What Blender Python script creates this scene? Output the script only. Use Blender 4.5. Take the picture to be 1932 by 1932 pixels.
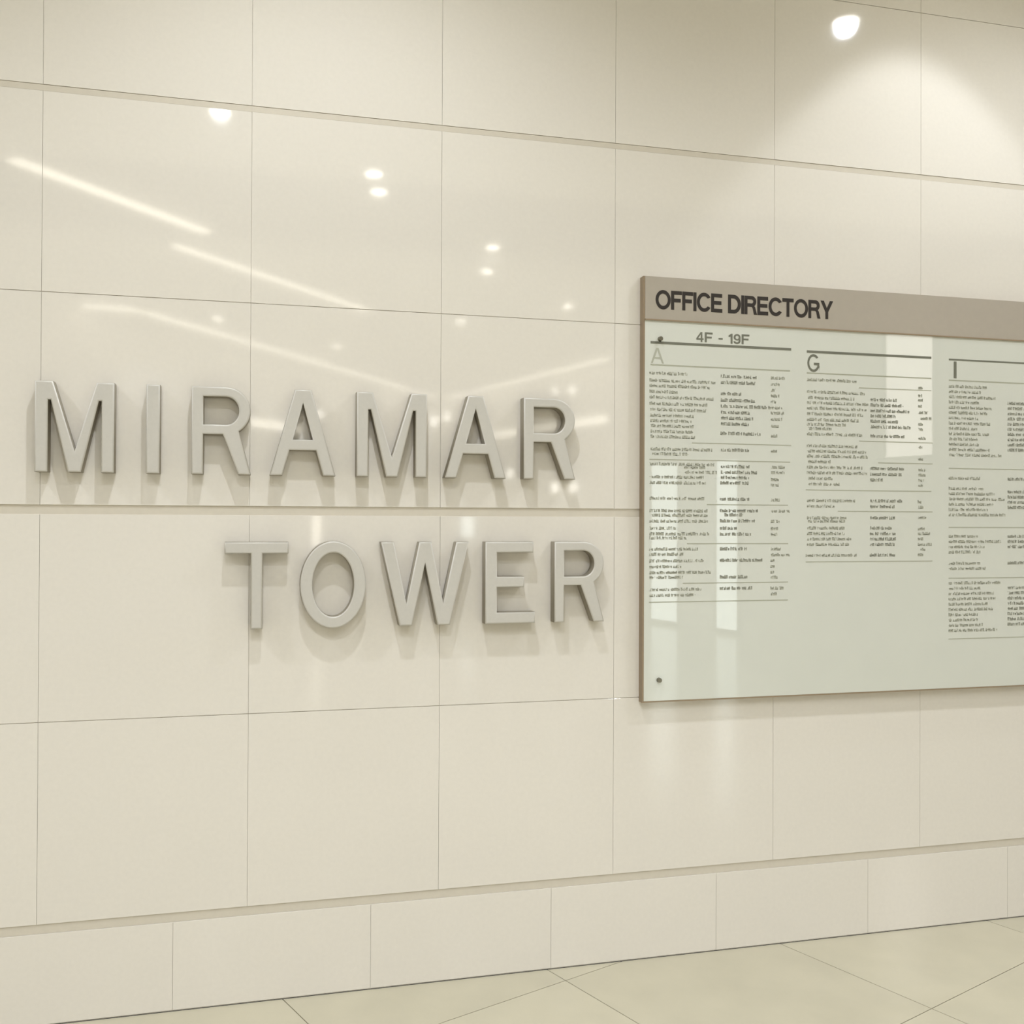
import bpy, bmesh, math, random
from mathutils import Matrix, Vector

for o in list(bpy.data.objects):
    bpy.data.objects.remove(o, do_unlink=True)
scene = bpy.context.scene
COL = scene.collection
rnd = random.Random(7)

# ------------------------------------------------------------------ camera
cam_data = bpy.data.cameras.new('camera')
cam_data.sensor_width = 36.0
cam_data.lens = 36.0 * 1900.0 / 1932.0
cam_data.clip_start = 0.05
cam = bpy.data.objects.new('camera', cam_data)
COL.objects.link(cam)
R = Matrix(((0.96851, -0.00609, -0.2489, 0), (-0.24893, -0.00604, -0.9685, 0), (0.00439, 0.99996, -0.00736, 0), (0, 0, 0, 1)))
q = R.to_quaternion(); q.normalize()
cam.matrix_world = Matrix.Translation((0, -3.23, 1.5)) @ q.to_matrix().to_4x4()
scene.camera = cam

# ------------------------------------------------------------------ world, exposure
world = bpy.data.worlds.new('lobby_world')
scene.world = world
world.use_nodes = True
world.node_tree.nodes['Background'].inputs[0].default_value = (0.9, 0.88, 0.82, 1)
world.node_tree.nodes['Background'].inputs[1].default_value = 0.05
scene.view_settings.view_transform = 'Standard'
scene.view_settings.look = 'None'
scene.view_settings.gamma = 1.0
scene.view_settings.exposure = 0.53
scene.view_settings.use_curve_mapping = False
scene.cycles.use_denoising = True

# light levels of the lobby's own lamps
P_ROOM = 94.0       # general downlights
P_WALL = 62.0       # row of downlights in front of the stone wall
P_WASH = 26.0        # close wall washer over the directory
LAMP_COL = (0.89, 0.935, 1.0)

# ------------------------------------------------------------------ materials
def srgb(r, g, b):
    f = lambda c: (c/255/12.92) if c/255 <= 0.04045 else ((c/255+0.055)/1.055)**2.4
    return (f(r), f(g), f(b), 1)

def mat(name, col, rough=0.5, metal=0.0, ior=1.5, noise=0.0, nscale=60.0, coat=0.0, emit=None, estr=0.0, vary=0.0, bump=0.0):
    m = bpy.data.materials.new(name); m.use_nodes = True
    nt = m.node_tree; b = nt.nodes['Principled BSDF']
    b.inputs['Base Color'].default_value = col
    b.inputs['Roughness'].default_value = rough
    b.inputs['Metallic'].default_value = metal
    b.inputs['IOR'].default_value = ior
    if coat:
        b.inputs['Coat Weight'].default_value = coat
        b.inputs['Coat Roughness'].default_value = 0.02
    if emit:
        b.inputs['Emission Color'].default_value = emit
        b.inputs['Emission Strength'].default_value = estr
    if noise or vary or bump:
        tc = nt.nodes.new('ShaderNodeTexCoord')
        n = nt.nodes.new('ShaderNodeTexNoise'); n.inputs['Scale'].default_value = nscale
        n.inputs['Detail'].default_value = 4.0
        nt.links.new(tc.outputs['Object'], n.inputs['Vector'])
    if noise or vary:
        hsv = nt.nodes.new('ShaderNodeHueSaturation')
        hsv.inputs['Color'].default_value = col
        mr = nt.nodes.new('ShaderNodeMapRange')
        mr.inputs['From Min'].default_value = 0.25; mr.inputs['From Max'].default_value = 0.75
        mr.inputs['To Min'].default_value = 1 - noise; mr.inputs['To Max'].default_value = 1 + noise
        nt.links.new(n.outputs['Fac'], mr.inputs['Value'])
        if vary:
            oi = nt.nodes.new('ShaderNodeObjectInfo')
            m2 = nt.nodes.new('ShaderNodeMapRange')
            m2.inputs['To Min'].default_value = 1 - vary; m2.inputs['To Max'].default_value = 1 + vary
            nt.links.new(oi.outputs['Random'], m2.inputs['Value'])
            mu = nt.nodes.new('ShaderNodeMath'); mu.operation = 'MULTIPLY'
            nt.links.new(mr.outputs[0], mu.inputs[0]); nt.links.new(m2.outputs[0], mu.inputs[1])
            nt.links.new(mu.outputs[0], hsv.inputs['Value'])
        else:
            nt.links.new(mr.outputs[0], hsv.inputs['Value'])
        nt.links.new(hsv.outputs[0], b.inputs['Base Color'])
    if bump:
        bp = nt.nodes.new('ShaderNodeBump'); bp.inputs['Strength'].default_value = bump
        bp.inputs['Distance'].default_value = 0.002
        nt.links.new(n.outputs['Fac'], bp.inputs['Height'])
        nt.links.new(bp.outputs[0], b.inputs['Normal'])
    return m

M = {}
M['stone'] = mat('polished_beige_stone', srgb(227, 221, 211), 0.05, ior=1.7, noise=0.018, nscale=70, vary=0.006)
M['grout'] = mat('beige_grout', srgb(238, 232, 220), 0.7, noise=0.05)
M['groove'] = mat('groove_stone', srgb(209, 201, 186), 0.25, noise=0.02)
M['floor'] = mat('beige_floor_marble', srgb(190, 183, 161), 0.16, ior=1.5, noise=0.05, nscale=5, vary=0.03)
M['floor_grout'] = mat('floor_grout', srgb(188, 176, 148), 0.7, noise=0.05)
M['paint'] = mat('cream_wall_paint', srgb(226, 223, 216), 0.6, noise=0.01, nscale=3)
M['ceiling'] = mat('white_ceiling_paint', srgb(238, 237, 232), 0.8, noise=0.01, nscale=3)
M['band'] = mat('grey_ceiling_panel', srgb(58, 58, 50), 0.6, noise=0.03, nscale=6)
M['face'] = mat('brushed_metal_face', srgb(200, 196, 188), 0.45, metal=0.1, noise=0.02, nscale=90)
M['return'] = mat('shade_toned_metal_return', srgb(150, 142, 126), 0.5, metal=0.2, noise=0.02, nscale=90)  # letter sides toned darker than the face: their self-shade put into the colour
M['glass'] = mat('pale_green_back_painted_glass', srgb(213, 214, 204), 0.35, ior=1.5, coat=1.0, noise=0.01, nscale=8)
M['header'] = mat('taupe_header', srgb(176, 167, 154), 0.32, metal=0.15, noise=0.02, nscale=40)
M['edge'] = mat('brown_edge_trim', srgb(150, 132, 108), 0.4, metal=0.2, noise=0.03)
M['ink'] = mat('dark_brown_lettering', srgb(36, 27, 20), 0.5, noise=0.02)
M['ink_grey'] = mat('grey_print', srgb(112, 112, 98), 0.5, noise=0.02)
M['ink_soft'] = mat('soft_grey_print', srgb(176, 176, 160), 0.5, noise=0.02)
M['ink_bold'] = mat('dark_grey_print', srgb(160, 160, 146), 0.5, noise=0.02)
M['rule'] = mat('rule_print', srgb(168, 168, 150), 0.5, noise=0.02)
M['ring'] = mat('white_lamp_ring', srgb(230, 228, 220), 0.4, noise=0.01)
M['chrome'] = mat('dull_steel', srgb(130, 126, 112), 0.3, metal=0.8, noise=0.02)
M['frame'] = mat('bronze_frame', srgb(120, 108, 90), 0.4, metal=0.4, noise=0.02)
M['lamp'] = mat('lamp_diffuser', (1, 1, 1, 1), 0.5, emit=(1.0, 0.95, 0.85, 1), estr=16.0, noise=0.01)
M['lamp_dim'] = mat('small_lamp_diffuser', (1, 1, 1, 1), 0.5, emit=(1.0, 0.96, 0.88, 1), estr=9.0, noise=0.01)
M['line'] = mat('light_line_diffuser', (1, 1, 1, 1), 0.5, emit=(1.0, 0.93, 0.78, 1), estr=4.2, noise=0.01)
M['slot'] = mat('shelf_light_diffuser', (1, 1, 1, 1), 0.5, emit=(1.0, 0.94, 0.8, 1), estr=3.5, noise=0.01)
M['day'] = mat('daylit_pane', (.8, .85, .85, 1), 0.1, emit=(0.90, 1.0, 0.98, 1), estr=3.2, noise=0.01)
M['lit'] = mat('lit_shop_pane', (.9, .88, .85, 1), 0.1, emit=(1.0, 0.93, 0.86, 1), estr=2.9, noise=0.01)

# ------------------------------------------------------------------ helpers
def link_mesh(name, me, m=None, parent=None):
    o = bpy.data.objects.new(name, me)
    if m is not None and not me.materials:
        me.materials.append(m)
    COL.objects.link(o)
    if parent is not None:
        o.parent = parent
    return o

def mesh_from(name, verts, faces):
    me = bpy.data.meshes.new(name)
    me.from_pydata(verts, [], faces); me.update()
    return me

def box_data(x0, x1, y0, y1, z0, z1, off=0):
    v = [(x0, y0, z0), (x1, y0, z0), (x1, y1, z0), (x0, y1, z0), (x0, y0, z1), (x1, y0, z1), (x1, y1, z1), (x0, y1, z1)]
    f = [(0, 3, 2, 1), (4, 5, 6, 7), (0, 1, 5, 4), (1, 2, 6, 5), (2, 3, 7, 6), (3, 0, 4, 7)]
    return v, [tuple(i+off for i in q_) for q_ in f]

def box(name, x0, x1, y0, y1, z0, z1, m, parent=None):
    v, f = box_data(x0, x1, y0, y1, z0, z1)
    return link_mesh(name, mesh_from(name, v, f), m, parent)

def chamfer_panel(name, w, h, t, c):
    """stone panel lying in the xz plane, front at y=0 with small chamfers"""
    v = [(c, 0, c), (w-c, 0, c), (w-c, 0, h-c), (c, 0, h-c), (0, c, 0), (w, c, 0), (w, c, h), (0, c, h), (0, t, 0), (w, t, 0), (w, t, h), (0, t, h)]
    f = [(0, 1, 2, 3), (4, 5, 1, 0), (5, 6, 2, 1), (6, 7, 3, 2), (7, 4, 0, 3), (8, 9, 5, 4), (9, 10, 6, 5), (10, 11, 7, 6), (11, 8, 4, 7), (8, 11, 10, 9)]
    return mesh_from(name, v, f)

def prism(name, poly, z0, z1, m, parent=None):
    n = len(poly)
    v = [(x, y, z0) for x, y in poly] + [(x, y, z1) for x, y in poly]
    f = [tuple(range(n-1, -1, -1)), tuple(range(n, 2*n))] + [(i, (i+1) % n, n+(i+1) % n, n+i) for i in range(n)]
    return link_mesh(name, mesh_from(name, v, f), m, parent)

def clip(poly, a, b, c):
    """keep a*x+b*y+c >= 0"""
    out = []
    for i in range(len(poly)):
        p, r = poly[i], poly[(i+1) % len(poly)]
        dp = a*p[0]+b*p[1]+c; dr = a*r[0]+b*r[1]+c
        if dp >= 0: out.append(p)
        if (dp >= 0) != (dr >= 0):
            t = dp/(dp-dr); out.append((p[0]+t*(r[0]-p[0]), p[1]+t*(r[1]-p[1])))
    return out

def empty(name, loc, label=None, cat=None, group=None):
    o = bpy.data.objects.new(name, None); COL.objects.link(o); o.location = loc
    o.empty_display_size = 0.1
    return tag(o, label, cat, group)

def tag(o, label=None, cat=None, group=None, kind=None):
    if label: o['label'] = label
    if cat: o['category'] = cat
    if group: o['group'] = group
    if kind: o['kind'] = kind
    return o

def disc_mesh(name, r, h, n=28, r2=None):
    """cylinder, axis z, from z=0 down to -h, bottom radius r2"""
    r2 = r if r2 is None else r2
    v = [(r*math.cos(2*math.pi*i/n), r*math.sin(2*math.pi*i/n), 0) for i in range(n)]
    v += [(r2*math.cos(2*math.pi*i/n), r2*math.sin(2*math.pi*i/n), -h) for i in range(n)]
    f = [tuple(range(n)), tuple(range(2*n-1, n-1, -1))] + [(i, n+i, n+(i+1) % n, (i+1) % n) for i in range(n)]
    return mesh_from(name, v, f)

def ring_mesh(name, ro, ri, h, n=28):
    v = []
    for rr, z in ((ro, 0), (ro*0.97, -h), (ri, -h), (ri, 0)):
        v += [(rr*math.cos(2*math.pi*i/n), rr*math.sin(2*math.pi*i/n), z) for i in range(n)]
    f = []
    for k in range(4):
        a, b = k*n, ((k+1) % 4)*n
        f += [(a+i, b+i, b+(i+1) % n, a+(i+1) % n) for i in range(n)]
    return mesh_from(name, v, f)

# ------------------------------------------------------------------ the room (five-sided lobby)
H = 4.0
COR = (3.8, -17.5)
room = [(-6.0, 0.0), (8.55, 0.0), COR, (-6.0, -3.89)]
room = [room[0], room[3], room[2], room[1]]            # counter-clockwise

# sign wall: backing with stone panels
wall = box('wall_back', -6.0, 8.75, 0.0045, 0.22, 0.0, 4.3, M['grout'])
tag(wall, 'polished beige stone wall carrying the building name and the directory', kind='structure')
rows = [('stone_panel', 0.299, 0.893, -0.011), ('stone_panel', 0.895, 1.509, -0.011), ('stone_panel', 1.538, 2.168, -0.011),
        ('stone_panel', 2.170, 2.765, -0.011), ('stone_panel', 2.785, 3.385, -0.011), ('stone_panel', 3.387, 3.998, -0.011),
        ('plinth_panel', 0.004, 0.270, -0.229)]
for nm, z0, z1, xo in rows:
    me = chamfer_panel(nm, 0.5991, z1-z0, 0.02, 0.0004)
    k0 = int(math.ceil((-6.0-xo)/0.6)); k1 = int(math.floor((8.5-xo)/0.6))
    for k in range(k0, k1):
        p = link_mesh(nm, me, M['stone'], wall)
        p.location = (xo+k*0.6+0.00045, 0.0, z0)
for z0, z1, gy in ((0.270, 0.299, 0.003), (1.509, 1.538, 0.0042), (2.765, 2.785, 0.0018)):
    box('groove_strip', -6.0, 8.5, gy, 0.02, z0+0.0010, z1-0.0010, M['groove'], wall)

# the other walls
def wall_seg(name, a, b, label):
    a, b = Vector(a), Vector(b); d = (b-a).normalized(); n = Vector((-d.y, d.x))
    c = (Vector((1.5, -6))-a)
    if n.dot(c) > 0: n = -n
    a2 = a - d*0.0; b2 = b + d*0.0
    o = prism(name, [tuple(a2), tuple(b2), tuple(b2+n*0.2), tuple(a2+n*0.2)], 0, 4.3, M['paint'])
    bm = bmesh.new(); bm.from_mesh(o.data); bmesh.ops.recalc_face_normals(bm, faces=bm.faces); bm.to_mesh(o.data); bm.free()
    tag(o, label, kind='structure'); return o
wall_seg('wall_left', (-6, 0.0), (-6, -3.89), 'plain cream wall at the left end of the lobby')
wall_seg('wall_front', (-6, -3.89), COR, 'plain cream wall opposite the stone wall, seen only as a reflection')
wall_seg('wall_right', COR, (8.55, 0.0), 'plain cream wall with windows, seen only as a reflection')

# ceiling: two flat fields with a darker recessed band between them
ce = prism('ceiling', clip(room, 0, 1, 4.25), H, 4.3, M['ceiling'])
tag(ce, 'flat cream ceiling with a recessed grey band', kind='structure')
prism('ceiling_field', clip(room, 0, -1, -6.25), H, 4.3, M['ceiling'], ce)
prism('recessed_band', clip(clip(room, 0, -1, -4.25), 0, 1, 6.25), 4.1, 4.3, M['band'], ce)

# floor: slab plus separate tiles laid at an angle to the sign wall
fl = prism('floor', room, -0.2, -0.012, M['floor_grout'])
tag(fl, 'polished beige tiled lobby floor below the stone wall', kind='structure')
ang = math.radians(-68.45); T = 0.8; g = 0.0015
ux, uy = math.cos(ang), math.sin(ang); vx, vy = -uy, ux
edges = []
for i in range(len(room)):
    a, b = room[i], room[(i+1) % len(room)]
    nx, ny = -(b[1]-a[1]), (b[0]-a[0]); L = math.hypot(nx, ny); nx /= L; ny /= L
    edges.append((nx, ny, -(nx*a[0]+ny*a[1])))
fv, ff = [], []
for i in range(-30, 30):
    for j in range(-30, 30):
        pts = []
        for a, b in ((g, g), (T-g, g), (T-g, T-g), (g, T-g)):
            s, t = i*T+a, j*T+b
            pts.append((0.994+s*ux+t*vx, -0.09+s*uy+t*vy))
        pol = pts
        for e in edges:
            if pol: pol = clip(pol, *e)
        if len(pol) < 3: continue
        if max(p[1] for p in pol) > -2.6:
            prism('tile', pol, -0.012, 0.0, M['floor'], fl)
        else:
            n0 = len(fv); n = len(pol)
            fv += [(x, y, -0.012) for x, y in pol] + [(x, y, 0.0) for x, y in pol]
            ff += [tuple(range(n0+n-1, n0-1, -1)), tuple(range(n0+n, n0+2*n))] + [(n0+k, n0+(k+1) % n, n0+n+(k+1) % n, n0+n+k) for k in range(n)]
o = link_mesh('tile_field', mesh_from('tile_field', fv, ff), M['floor'], fl); o['kind'] = 'stuff'
# ------------------------------------------------------------------ raised metal letters
def arc(cx, cy, rx, ry, a0, a1, n=14):
    return [(cx+rx*math.cos(math.radians(a0+(a1-a0)*i/n)), cy+ry*math.sin(math.radians(a0+(a1-a0)*i/n))) for i in range(n+1)]

def glyph(ch):
    """outlines in a box of width w and height 160"""
    if ch == 'M':
        return 132, [[(0, 0), (0, 160), (30, 160), (66, 38), (102, 160), (132, 160), (132, 0), (110, 0), (110, 127), (106, 127), (77, 0), (55, 0), (26, 127), (22, 127), (22, 0)]]
    if ch == 'I':
        return 22, [[(0, 0), (0, 160), (22, 160), (22, 0)]]
    if ch == 'A':
        return 120, [[(0, 0), (45, 160), (75, 160), (120, 0), (97, 0), (84, 47), (36, 47), (23, 0)], [(42, 67), (60, 134), (78, 67)]]
    if ch == 'R':
        return 111, [[(0, 0), (0, 160)] + arc(64, 116.5, 46, 43.5, 90, -58) + [(111, 0), (87, 0), (58, 73), (22, 73), (22, 0)],
                     [(22, 91)] + [(22, 142)] + arc(64, 116.5, 24, 25.5, 90, -90)]
    if ch == 'T':
        return 118, [[(48, 0), (48, 139), (0, 139), (0, 160), (118, 160), (118, 139), (70, 139), (70, 0)]]
    if ch == 'O':
        return 124, [arc(62, 80, 62, 82, 0, 360, 48)[:-1], arc(62, 80, 39, 60, 0, 360, 48)[:-1]]
    if ch == 'W':
        return 165, [[(0, 160), (24, 160), (48, 43), (71, 160), (94, 160), (117, 43), (141, 160), (165, 160), (130, 0), (106, 0), (82.5, 118), (59, 0), (35, 0)]]
    if ch == 'E':
        return 92, [[(0, 0), (0, 160), (89, 160), (89, 139), (22, 139), (22, 92), (72, 92), (72, 71), (22, 71), (22, 22), (92, 22), (92, 0)]]

def curve_mesh(name, outlines, ext, bev, off, res=2):
    cu = bpy.data.curves.new(name, 'CURVE'); cu.dimensions = '2D'; cu.fill_mode = 'BOTH'
    cu.extrude = ext; cu.bevel_depth = bev; cu.bevel_resolution = res; cu.offset = off
    for pts in outlines:
        sp = cu.splines.new('POLY'); sp.points.add(len(pts)-1)
        for p, (x, y) in zip(sp.points, pts): p.co = (x, y, 0, 1)
        sp.use_cyclic_u = True
    ob = bpy.data.objects.new(name, cu); COL.objects.link(ob)
    dg = bpy.context.evaluated_depsgraph_get()
    me = bpy.data.meshes.new_from_object(ob.evaluated_get(dg))
    bpy.data.objects.remove(ob, do_unlink=True); bpy.data.curves.remove(cu)
    me.name = name
    return me

LET_D = 0.050; BEV = 0.0052
def split_face(me, name_a, name_b):
    """front-facing polygons become one mesh, the returns and back another"""
    res = []
    for want in (True, False):
        bm = bmesh.new(); bm.from_mesh(me)
        bmesh.ops.remove_doubles(bm, verts=bm.verts, dist=1e-6)
        bm.normal_update()
        zmax = max(v.co.z for v in bm.verts)
        kill = [f for f in bm.faces if (f.normal.z > 0.3) != want]
        bmesh.ops.delete(bm, geom=kill, context='FACES')
        m2 = bpy.data.meshes.new(name_a if want else name_b); bm.to_mesh(m2); bm.free(); m2.materials.clear()
        res.append(m2)
    return res

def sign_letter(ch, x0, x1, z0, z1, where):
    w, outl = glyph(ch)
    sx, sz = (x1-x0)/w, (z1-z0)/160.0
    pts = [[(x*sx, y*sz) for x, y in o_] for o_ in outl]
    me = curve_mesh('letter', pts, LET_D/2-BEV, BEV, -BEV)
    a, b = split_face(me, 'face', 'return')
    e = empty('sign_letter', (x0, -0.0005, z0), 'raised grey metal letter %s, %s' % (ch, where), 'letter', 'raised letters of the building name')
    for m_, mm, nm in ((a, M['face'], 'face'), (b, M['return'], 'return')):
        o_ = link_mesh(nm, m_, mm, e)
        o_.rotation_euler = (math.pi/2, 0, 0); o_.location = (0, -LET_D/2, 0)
    return e

Z0a, Z1a, Z0b, Z1b = 1.633, 1.899, 1.161, 1.427
for ch, a, b, where in (('M', -.618, -.400, 'first letter of the upper word'), ('I', -.311, -.272, 'second letter of the upper word'),
                        ('R', -.182, -.008, 'third letter of the upper word'), ('A', .048, .248, 'fourth letter of the upper word'),
                        ('M', .313, .536, 'fifth letter of the upper word'), ('A', .594, .797, 'sixth letter of the upper word'),
                        ('R', .856, 1.034, 'last letter of the upper word, nearest the directory')):
    sign_letter(ch, a, b, Z0a, Z1a, where)
for ch, a, b, where in (('T', -.083, .106, 'first letter of the lower word'), ('O', .142, .345, 'second letter of the lower word'),
                        ('W', .391, .674, 'middle letter of the lower word'), ('E', .729, .897, 'fourth letter of the lower word'),
                        ('R', .963, 1.137, 'last letter of the lower word')):
    sign_letter(ch, a, b, Z0b, Z1b, where)

# ------------------------------------------------------------------ office directory
BX0, BX1, BZ0, BZ1, BZH = 1.284, 3.12, 0.883, 2.330, 2.183
FY = -0.030                                   # front of the glass
bd = empty('office_directory', (BX0, 0, BZ0), 'wall-mounted pale green glass office directory board with taupe header and printed columns', 'directory board')
def bpart(nm, x0, x1, y0, y1, z0, z1, m, parent=None):
    o_ = box(nm, x0-BX0, x1-BX0, y0, y1, z0-BZ0, z1-BZ0, m, parent or bd); return o_
bpart('back_box', BX0+.004, BX1-.004, -0.022, -0.0005, BZ0+.004, BZ1-.004, M['edge'])
glass = bpart('glass_panel', BX0+.002, BX1-.002, FY, -0.022, BZ0+.002, BZH, M['glass'])
header = bpart('header_panel', BX0+.002, BX1-.002, FY-0.002, -0.022, BZH+.002, BZ1, M['header'])
bpart('header_lip', BX0+.002, BX1-.002, FY-0.004, -0.024, BZH-.003, BZH+.0018, M['edge'])
bpart('side_trim', BX0-.004, BX0+.0018, FY-.001, -0.0005, BZ0-.003, BZ1, M['edge'])
bpart('side_trim', BX1-.0018, BX1+.004, FY-.001, -0.0005, BZ0-.003, BZ1, M['edge'])
bpart('bottom_trim', BX0+.002, BX1-.002, FY-.001, -0.0005, BZ0-.003, BZ0+.0018, M['edge'])

# grotesque capitals for the printed headings, drawn 100 high
GR = {
 'O': (96, [arc(48, 50, 48, 51, 0, 360, 40)[:-1], arc(48, 50, 33, 36, 0, 360, 40)[:-1]]),
 'F': (68, [[(0, 0), (0, 100), (68, 100), (68, 84), (16, 84), (16, 58), (60, 58), (60, 42), (16, 42), (16, 0)]]),
 'I': (16, [[(0, 0), (0, 100), (16, 100), (16, 0)]]),
 'C': (90, [arc(48, 50, 48, 51, 36, 324, 34) + arc(48, 50, 32, 36, 318, 42, 30)]),
 'E': (72, [[(0, 0), (0, 100), (71, 100), (71, 84), (16, 84), (16, 59), (66, 59), (66, 43), (16, 43), (16, 16), (72, 16), (72, 0)]]),
 'D': (84, [[(0, 0), (0, 100)] + arc(38, 50, 46, 50, 90, -90, 24), [(16, 16)] + [(16, 84)] + arc(36, 50, 31, 34, 90, -90, 24)]),
 'R': (82, [[(0, 0), (0, 100), (48, 100)] + arc(48, 71.5, 29, 28.5, 80, -62, 16) + [(70, 38), (82, 0), (65, 0), (56, 34), (48, 43), (16, 43), (16, 0)],
            [(16, 58), (16, 85)] + arc(46, 71.5, 15, 13.5, 90, -90, 14)]),
 'T': (76, [[(30, 0), (30, 84), (0, 84), (0, 100), (76, 100), (76, 84), (46, 84), (46, 0)]]),
 'Y': (84, [[(34, 0), (34, 39), (0, 100), (19, 100), (42, 56), (65, 100), (84, 100), (50, 39), (50, 0)]]),
 'A': (88, [[(0, 0), (36, 100), (52, 100), (88, 0), (73, 0), (63, 28), (25, 28), (15, 0)], [(30, 41), (44, 82), (58, 41)]]),
 'G': (94, [arc(48, 50, 48, 51, 40, 345, 34) + [(93, 0), (93, 52), (50, 52), (50, 38), (78, 38)] + arc(48, 50, 33, 37, 330, 46, 28)]),
 '4': (62, [[(38, 0), (38, 23), (0, 23), (0, 38), (37, 100), (51, 100), (51, 37), (62, 37), (62, 23), (51, 23), (51, 0)], [(13, 37), (38, 37), (38, 79)]]),
 '1': (34, [[(19, 0), (19, 72), (0, 68), (0, 80), (22, 100), (34, 100), (34, 0)]]),
 '-': (36, [[(0, 36), (0, 49), (36, 49), (36, 36)]]),
 ' ': (30, []),
}
GR['9'] = (60, [arc(30, 66, 30, 34, 0, 180, 24)+arc(30, 66, 30, 30, 180, 300, 12)+[(46, 38)]+arc(28, 32, 17, 18, 0, -160, 14)+[(0, 24)]+arc(28, 32, 32, 33, -162, 0, 16)+[(60, 50)],
                arc(30, 67, 15, 19, 0, 360, 24)[:-1]])
def grow(pts, d, hole):
    """mitred offset of a closed outline; d > 0 makes the stroke bolder"""
    area = sum(pts[i][0]*pts[(i+1) % len(pts)][1]-pts[(i+1) % len(pts)][0]*pts[i][1] for i in range(len(pts)))
    s = (1 if area > 0 else -1)*(-1 if hole else 1)*d
    p = [q_ for k, q_ in enumerate(pts) if math.hypot(q_[0]-pts[k-1][0], q_[1]-pts[k-1][1]) > 0.05]
    out = []
    for k in range(len(p)):
        a, b_, c = p[k-1], p[k], p[(k+1) % len(p)]
        e1 = (b_[0]-a[0], b_[1]-a[1]); e2 = (c[0]-b_[0], c[1]-b_[1])
        l1, l2 = math.hypot(*e1), math.hypot(*e2)
        n1 = (e1[1]/l1, -e1[0]/l1); n2 = (e2[1]/l2, -e2[0]/l2)
        den = max(1+n1[0]*n2[0]+n1[1]*n2[1], 0.35)
        out.append((b_[0]+s*(n1[0]+n2[0])/den, b_[1]+s*(n1[1]+n2[1])/den))
    return out
def text_obj(name, s, x0, x1, z0, z1, m, parent, thin=0.0, gap=9.0, y=None, each=None):
    """each printed character is a flat mesh of its own; thin > 0 slims the strokes"""
    yy = FY-0.0006 if y is None else y
    tot = sum(GR[c][0] for c in s)+gap*(len(s)-1); x = 0.0; sc = (x1-x0)/tot
    for c in s:
        w, outl = GR[c]
        if outl:
            me = curve_mesh(name, [grow(o_, -thin, k_ > 0) for k_, o_ in enumerate(outl)] if thin else outl, 0.0, 0.0, 0.0)
            for v in me.vertices:
                v.co = ((x0-BX0)+(x+v.co.x)*sc, yy, (z0-BZ0)+v.co.y/100*(z1-z0))
            me.materials.clear()
            link_mesh(name, me, m, parent)
        x += w+gap

text_obj('printed_letter', 'OFFICE DIRECTORY', 1.325, 2.002, 2.2215, 2.2835, M['ink'], header, -2.4, 7.0, FY-0.0026)
text_obj('printed_character', '4F - 19F', 1.476, 1.676, 2.115, 2.149, M['ink_grey'], glass, -1.0, 12.0)
text_obj('heading_letter', 'A', 1.307, 1.357, 2.034, 2.088, M['ink_soft'], glass, 1.5)
text_obj('heading_letter', 'G', 1.903, 1.951, 2.030, 2.092, M['ink_grey'], glass, 0.0)
text_obj('heading_letter', 'I', 2.508, 2.520, 2.030, 2.092, M['ink_grey'], glass)

N1 = [(1.303,1.441,2.0016),(1.303,1.55,1.9769),(1.303,1.531,1.9587),(1.303,1.407,1.9385),(1.303,1.547,1.9195),(1.303,1.519,1.8976),(1.307,1.512,1.8779),(1.307,1.469,1.8576),(1.307,1.461,1.8396),(1.307,1.469,1.8219),(1.308,1.469,1.8033),(1.308,1.473,1.7851),(1.308,1.535,1.743),(1.315,1.446,1.7264),(1.304,1.547,1.6917),(1.431,1.508,1.6821),(1.434,1.555,1.6652),(1.304,1.504,1.6477),(1.304,1.512,1.6281),(1.305,1.505,1.5745),(1.305,1.52,1.5324),(1.312,1.521,1.5167),(1.305,1.521,1.4967),(1.305,1.4,1.4726),(1.305,1.525,1.4531),(1.305,1.443,1.4395),(1.305,1.486,1.4014),(1.305,1.428,1.3837),(1.305,1.505,1.361),(1.305,1.424,1.341),(1.306,1.529,1.321),(1.306,1.432,1.3047),(1.306,1.494,1.2633),(1.306,1.475,1.2439)]
B1 = [(1.568,1.706,2.0007),(1.568,1.702,1.9795),(1.568,1.646,1.9403),(1.568,1.704,1.9177),(1.568,1.758,1.8968),(1.569,1.678,1.8755),(1.569,1.69,1.8557),(1.569,1.678,1.8356),(1.567,1.718,1.8023),(1.569,1.678,1.7448),(1.569,1.678,1.6872),(1.569,1.706,1.6675),(1.569,1.678,1.6491),(1.567,1.674,1.6302),(1.566,1.679,1.574),(1.566,1.711,1.5339),(1.583,1.655,1.5192),(1.566,1.703,1.4986),(1.566,1.627,1.4731),(1.566,1.683,1.4525),(1.566,1.671,1.4014),(1.566,1.731,1.3618),(1.566,1.671,1.304),(1.566,1.69,1.2647)]
T1 = [(1.76,1.815,2.0019),(1.76,1.795,1.9794),(1.76,1.778,1.9589),(1.76,1.791,1.9389),(1.76,1.778,1.9185),(1.762,1.803,1.8969),(1.76,1.811,1.8787),(1.76,1.803,1.8565),(1.76,1.789,1.8324),(1.761,1.787,1.7976),(1.761,1.787,1.7438),(1.761,1.816,1.6883),(1.761,1.816,1.6692),(1.761,1.791,1.644),(1.761,1.791,1.6257),(1.761,1.794,1.5725),(1.761,1.837,1.5342),(1.761,1.794,1.4974),(1.761,1.79,1.4717),(1.762,1.784,1.4515),(1.762,1.804,1.4009),(1.762,1.837,1.38),(1.76,1.776,1.3611),(1.76,1.776,1.3398),(1.76,1.776,1.3197),(1.762,1.786,1.3006),(1.76,1.813,1.2627),(1.762,1.786,1.2427)]
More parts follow.
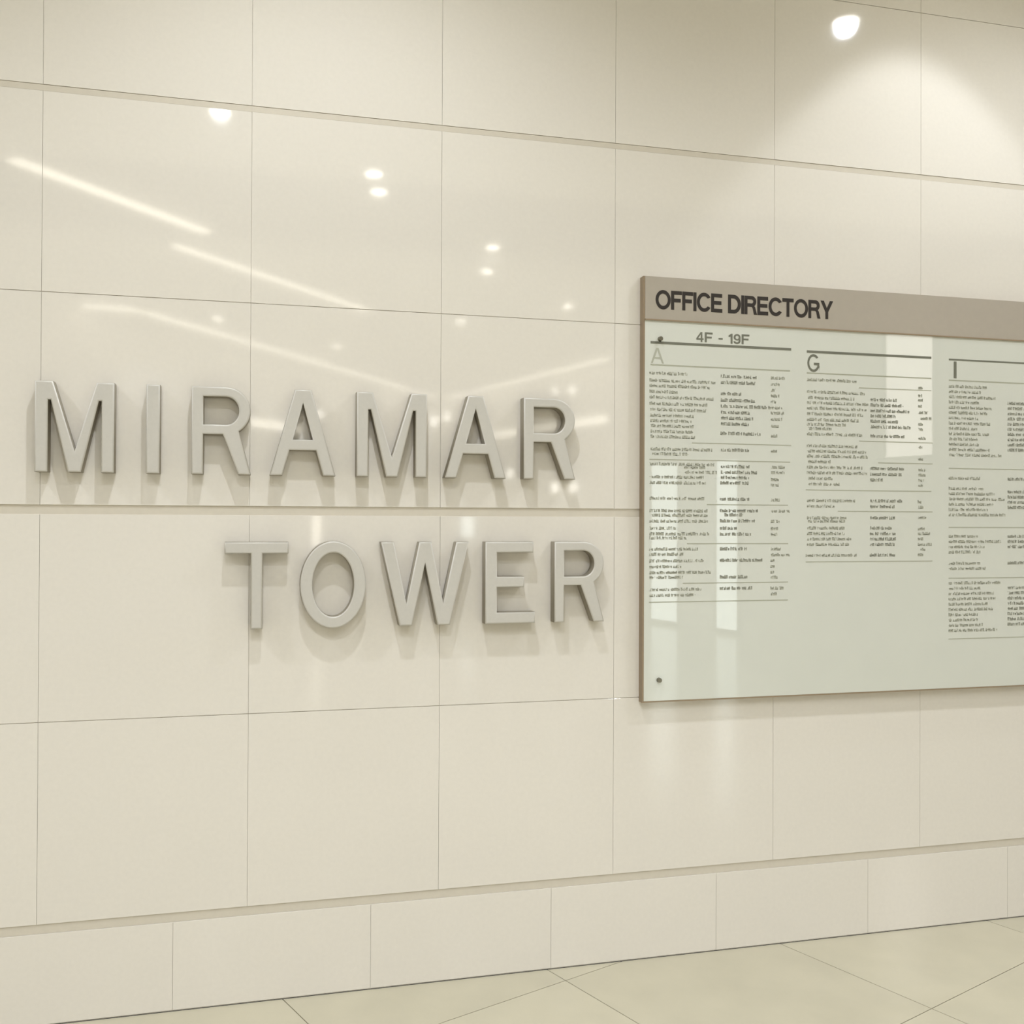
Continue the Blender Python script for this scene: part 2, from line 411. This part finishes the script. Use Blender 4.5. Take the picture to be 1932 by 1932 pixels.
R1 = [(1.307,1.839,2.1055),(1.307,1.835,2.0294),(1.461,1.84,1.7661),(1.304,1.836,1.7068),(1.517,1.828,1.5544),(1.443,1.829,1.4195),(1.428,1.829,1.2836),(1.304,1.829,1.2205)]
N2 = [(1.901,2.102,2.0022),(1.902,2.136,1.9591),(1.906,2.092,1.9385),(1.902,2.15,1.9203),(1.902,2.141,1.901),(1.902,2.126,1.8808),(1.902,2.116,1.8603),(1.902,2.063,1.8435),(1.907,2.001,1.8279),(1.902,2.126,1.8087),(1.902,2.102,1.7669),(1.902,2.141,1.7482),(1.902,2.146,1.7304),(1.907,1.997,1.7109),(1.902,2.126,1.6908),(1.902,2.146,1.671),(1.907,2.002,1.6509),(1.907,2.03,1.6309),(1.903,2.098,1.572),(1.903,2.011,1.5522),(1.903,2.059,1.5105),(1.907,2.055,1.4989),(1.903,2.055,1.4744),(1.903,2.055,1.4545),(1.903,2.079,1.4355),(1.903,2.069,1.416),(1.898,2.1,1.3771)]
B2 = [(2.157,2.263,1.9393),(2.158,2.298,1.9196),(2.158,2.322,1.8993),(2.158,2.263,1.8803),(2.158,2.273,1.8611),(2.158,2.323,1.8411),(2.158,2.298,1.8077),(2.158,2.298,1.6902),(2.158,2.288,1.6694),(2.158,2.209,1.6487),(2.158,2.293,1.5731),(2.158,2.259,1.5524),(2.158,2.259,1.5116),(2.158,2.251,1.4748),(2.156,2.261,1.4547),(2.156,2.261,1.4353),(2.156,2.261,1.4156),(2.156,2.261,1.3774)]
T2 = [(2.357,2.377,1.9881),(2.357,2.375,1.9598),(2.357,2.375,1.9437),(2.357,2.377,1.9207),(2.357,2.397,1.8979),(2.367,2.413,1.877),(2.357,2.377,1.8555),(2.357,2.375,1.8359),(2.358,2.388,1.8034),(2.358,2.378,1.7707),(2.358,2.378,1.7273),(2.358,2.388,1.6883),(2.358,2.388,1.67),(2.358,2.383,1.6504),(2.358,2.378,1.6308),(2.355,2.373,1.5709),(2.358,2.385,1.5514),(2.358,2.391,1.5136),(2.356,2.383,1.4722),(2.356,2.406,1.4548),(2.356,2.378,1.4353),(2.356,2.413,1.4153),(2.368,2.388,1.397),(2.356,2.378,1.3776)]
R2 = [(1.901,2.412,2.1011),(1.901,2.412,2.0252),(2.111,2.412,1.9798),(2.112,2.418,1.7878),(2.19,2.418,1.7109),(1.898,2.413,1.6097),(2.026,2.418,1.5344),(1.898,2.418,1.3541)]

pz = lambda a, b, s: [a-i*s for i in range(int((a-b)/s)+1)]
N3 = []; B3 = []; T3 = []
for a, b in ((2.000, 1.735), (1.660, 1.655), (1.622, 1.512), (1.445, 1.370), (1.345, 1.310), (1.272, 1.092)):
    for z in pz(a, b, 0.0195):
        N3.append((2.487, 2.487+rnd.uniform(0.12, 0.25), z))
for a, b in ((1.945, 1.76), (1.66, 1.655), (1.612, 1.54), (1.445, 1.40), (1.345, 1.34), (1.252, 1.10)):
    for z in pz(a, b, 0.0195):
        B3.append((2.744, 2.744+rnd.uniform(0.1, 0.15), z)); T3.append((2.95, 2.95+rnd.uniform(0.02, 0.05), z))
R3 = [(2.487, 3.0, 2.0985), (2.487, 3.0, 2.022), (2.487, 3.0, 1.696), (2.487, 3.0, 1.478), (2.487, 3.0, 1.290), (2.487, 3.0, 1.066)]

def dashes(name, rows_, m, h, fill, parent, y=FY-0.0005):
    """rows of tiny strokes, the size and spacing of the fine print"""
    v, f = [], []
    for x0, x1, z in rows_:
        x = x0; wl = rnd.randint(3, 8)
        while x < x1-0.002:
            cw = rnd.uniform(0.0040, 0.0062)
            hh = h*rnd.choice((0.72, 0.72, 1.0, 1.0, 0.85))
            zb = z-h/2
            sw = cw*fill*0.42
            for xx in (x, x+cw*0.5):
                if rnd.random() < 0.84:
                    n0 = len(v)
                    v += [(xx-BX0, y, zb-BZ0), (xx+sw-BX0, y, zb-BZ0), (xx+sw-BX0, y, zb+hh-BZ0), (xx-BX0, y, zb+hh-BZ0)]
                    f.append((n0, n0+1, n0+2, n0+3))
            n0 = len(v); zz = zb+rnd.choice((0.0, 0.45, 0.8))*hh
            v += [(x-BX0, y, zz-BZ0), (x+cw*0.75-BX0, y, zz-BZ0), (x+cw*0.75-BX0, y, zz+h*0.2-BZ0), (x-BX0, y, zz+h*0.2-BZ0)]
            f.append((n0, n0+1, n0+2, n0+3))
            x += cw; wl -= 1
            if wl <= 0: x += 0.004; wl = rnd.randint(3, 9)
    o_ = link_mesh(name, mesh_from(name, v, f), m, parent); o_['kind'] = 'stuff'
    return o_

for N, B, T_, RR in ((N1, B1, T1, R1), (N2, B2, T2, R2), (N3, B3, T3, R3)):
    dashes('name_lines', N, M['ink_soft'], 0.0105, 1.0, glass)
    dashes('bold_name_lines', B, M['ink_bold'], 0.0112, 1.1, glass)
    dashes('number_lines', T_, M['ink_soft'], 0.0105, 1.0, glass)
    for k, (x0, x1, z) in enumerate(RR):
        hh = 0.0085 if k == 0 else (0.004 if k == 1 else 0.0028)
        if k == 0 and RR is R3: hh = 0.006
        bpart('rule_line', x0, x1, FY-0.0006, FY+0.0001, z-hh/2, z+hh/2, M['ink_grey'] if k == 0 else M['rule'], glass)
# two round fixings through the glass
for z in (2.118, 0.9555):
    b_ = link_mesh('fixing_bolt', disc_mesh('fixing_bolt', 0.0085, 0.011, 20, 0.0075), M['chrome'], glass)
    b_.rotation_euler = (-math.pi/2, 0, 0); b_.location = (1.341-BX0, FY, z-BZ0)

# ------------------------------------------------------------------ lamps of the lobby
ring = ring_mesh('trim_ring', 0.085, 0.062, 0.012)
disc = disc_mesh('diffuser', 0.061, 0.006)
def spot(parent, power, angle, blend, tilt=(0, 0), rad=0.05, z=-0.03):
    ld = bpy.data.lights.new('lamp_light', 'SPOT'); ld.energy = power; ld.spot_size = math.radians(angle)
    ld.spot_blend = blend; ld.shadow_soft_size = rad; ld.color = LAMP_COL
    lo = bpy.data.objects.new('lamp_light', ld); COL.objects.link(lo); lo.parent = parent
    lo.location = (0, 0, z); lo.rotation_euler = (tilt[0], tilt[1], 0)
def downlight(x, y, label, power, angle=140, blend=0.6, z=H, m='lamp', group='round recessed ceiling downlights', rad=0.05, s=1.0, tilt=(0, 0)):
    e = empty('ceiling_light', (x, y, z), label, 'ceiling light', group)
    r_ = link_mesh('trim_ring', ring, M['ring'], e); 
    d_ = bpy.data.objects.new('diffuser', disc); COL.objects.link(d_); d_.parent = e
    if not disc.materials: disc.materials.append(M[m])
    r_.scale = d_.scale = (s, s, 1)
    if power: spot(e, power, angle, blend, tilt, rad, -0.03)
    return e
NEAR = 'round downlight in the ceiling close to the stone wall, '
downlight(-2.30, -1.25, NEAR+'leftmost of that row', P_WALL)
downlight(0.18, -1.25, NEAR+'above the raised letters', P_WALL*1.25, angle=142, blend=0.7, rad=0.035)
downlight(2.85, -1.21, NEAR+'above the directory board', P_WALL)
downlight(5.40, -1.25, NEAR+'rightmost of that row', P_WALL)
downlight(2.34, -0.53, 'wall-washing downlight above the directory, throwing a bright scallop on the stone', P_WASH, angle=2*37.1, blend=0.25, rad=0.03)
MID = 'round ceiling downlight reflected in the stone '
for x, y, z, lab in ((-0.21, -3.18, H, 'high at the upper left'), (0.83, -4.05, H, 'above the fifth letter, upper of two'),
                     (0.95, -4.75, 4.1, 'above the fifth letter, lower of two'), (2.20, -6.10, 4.1, 'above the last upper letters, right one of two'),
                     (2.26, -6.62, H, 'above the last upper letters, left one of two'), (3.54, -7.97, H, 'just left of the directory header'),
                     (-0.44, -9.85, H, 'above the third upper letter'), (1.15, -11.48, H, 'above the fourth upper letter'),
                     (2.52, -9.20, H, 'faintly near the stone joint above the letters')):
    downlight(x, y, MID+lab, P_ROOM if lab != 'faintly near the stone joint above the letters' else 60, z=z)
for x, y, lab in ((-3.6, -3.0, 'far left'), (-4.6, -2.0, 'beyond the left edge'), (5.6, -2.3, 'beyond the right edge')):
    downlight(x, y, 'round downlight in the lobby ceiling, '+lab+' and out of the picture', P_ROOM)

# thin light lines in the ceiling, seen reflected as long pale streaks
def line_light(p0, p1, w, z, label, m='line', thick=0.03, cat='ceiling light', grp='linear lights of the lobby ceiling'):
    a, b = Vector(p0), Vector(p1); d = b-a; L = d.length
    e = empty('linear_light', (a.x, a.y, z), label, cat, grp)
    e.rotation_euler = (0, 0, math.atan2(d.y, d.x))
    box('housing', 0, L, -w/2-0.015, w/2+0.015, -thick, -0.0005, M['ring'], e)
    box('diffuser', 0.01, L-0.01, -w/2, w/2, -thick-0.006, -thick-0.0003, M[m], e)
line_light((-1.64, -4.36), (-0.40, -5.88), 0.13, 4.1, 'linear ceiling light reflected as the streak at the upper left edge', thick=0.12)
line_light((-2.5, -2.8), (-1.73, -4.15), 0.13, H, 'linear ceiling light reflected at the very left edge of the stone wall')
line_light((-0.72, -6.34), (1.30, -8.75), 0.11, H-0.0, 'linear ceiling light reflected as the long streak above the third letter')
line_light((-1.95, -9.36), (-1.33, -9.46), 0.20, H-0.0, 'short linear ceiling light parallel to the stone wall')
line_light((-1.28, -9.55), (3.50, -16.8), 0.13, H-0.0, 'long linear ceiling light along the left far wall')
line_light((3.85, -16.9), (5.25, -11.3), 0.13, H-0.0, 'long linear ceiling light along the right far wall')

# wall lamps and lit shelves on the two far walls
cC = Vector(COR); uC = (Vector((8.55, 0))-cC).normalized(); nC = Vector((-uC.y, uC.x))
if nC.dot(Vector((1.5, -6))-cC) < 0: nC = -nC
uB = (Vector((-6, -3.89))-cC).normalized(); nB = Vector((-uB.y, uB.x))
if nB.dot(Vector((1.5, -6))-cC) < 0: nB = -nB
wl_disc = disc_mesh('lamp_glass', 0.06, 0.02); wl_base = disc_mesh('base', 0.075, 0.03)
for u, n, s, z, k, lab in ((uC, nC, 4.52, 3.68, .7, 'high left of a pair'), (uC, nC, 5.06, 3.64, .8, 'high right of a pair'), (uC, nC, 2.98, 2.34, 1.2, 'single one low beside the corner'),
                      (uC, nC, 4.53, 2.04, 1.3, 'low left of a pair'), (uC, nC, 5.08, 2.03, 1.3, 'low right of a pair'), (uC, nC, 0.35, 3.60, 1.4, 'in the far corner'),
                      (uB, nB, 0.45, 3.50, 1.5, 'left side of the far corner'), (uB, nB, 4.75, 3.23, .8, 'high on the left far wall')):
    p = cC+u*s+n*0.0005
    e = empty('wall_lamp', (p.x, p.y, z), 'small round wall lamp reflected as a white dot, '+lab, 'wall lamp', 'small round lamps on the far walls')
    yaw = math.atan2(n.y, n.x)
    b_ = link_mesh('base', wl_base, M['ring'], e); g_ = link_mesh('lamp_glass', wl_disc, M['lamp_dim'], e)
    for o_, dd in ((b_, 0.03), (g_, 0.0505)):
        o_.rotation_euler = (0, math.pi/2, yaw); o_.location = (n.x*dd, n.y*dd, 0); o_.scale = (k, k, 1)

def on_wall(u, n, s0, s1, z0, z1, name, pane, frame_m, label, cat=None, depth=0.04, kind=None, grp=None, bar=0.04):
    p = cC+u*s0+n*0.0005
    e = empty(name, (p.x, p.y, z0), label, cat, grp)
    if kind: e['kind'] = kind
    e.rotation_euler = (0, 0, math.atan2(u.y, u.x))
    sgn = 1 if (Vector((-u.y, u.x)).dot(n) > 0) else -1
    W_, H_ = s1-s0, z1-z0
    y = sorted((0, sgn*depth)); yp = sorted((sgn*0.005, sgn*depth*0.6))
    for nm, x0, x1, a, b in (('frame_post', -bar, 0, -bar, H_+bar), ('frame_post', W_, W_+bar, -bar, H_+bar), ('frame_rail', 0, W_, -bar, 0), ('frame_rail', 0, W_, H_, H_+bar)):
        box(nm, x0, x1, y[0], y[1], a, b, frame_m, e)
    box('pane', 0.0005, W_-0.0005, yp[0], yp[1], 0.0005, H_-0.0005, pane, e)
    return e
on_wall(uC, nC, 7.15, 7.75, 0.06, 2.3, 'window_1', M['day'], M['frame'], 'tall daylit glass panel reflected as the left pale stripe in the directory glass', kind='structure')
on_wall(uC, nC, 8.57, 8.98, 0.06, 2.3, 'window_2', M['day'], M['frame'], 'tall daylit glass panel reflected as the right pale stripe in the directory glass', kind='structure')
on_wall(uC, nC, 11.35, 11.95, 2.2, 3.9, 'window_3', M['lit'], M['frame'], 'high lit window reflected as the bright patch over the directory header', kind='structure')
on_wall(uC, nC, 1.0, 1.55, 1.15, 1.60, 'window_4', M['day'], M['frame'], 'small bluish window reflected between the two words', kind='structure')
on_wall(uB, nB, 4.70, 4.95, 0.9, 1.62, 'window_5', M['line'], M['frame'], 'narrow warm lit window reflected above the letter O', kind='structure')
on_wall(uC, nC, 2.3, 6.1, 3.02, 3.14, 'lit_shelf', M['slot'], M['ring'], 'long lit shelf band high on the right far wall', 'lit shelf', grp='lit shelf bands on the far walls', depth=0.06)
on_wall(uB, nB, 5.3, 6.7, 2.86, 2.98, 'lit_shelf', M['line'], M['ring'], 'short lit shelf band high on the left far wall', 'lit shelf', grp='lit shelf bands on the far walls', depth=0.06)
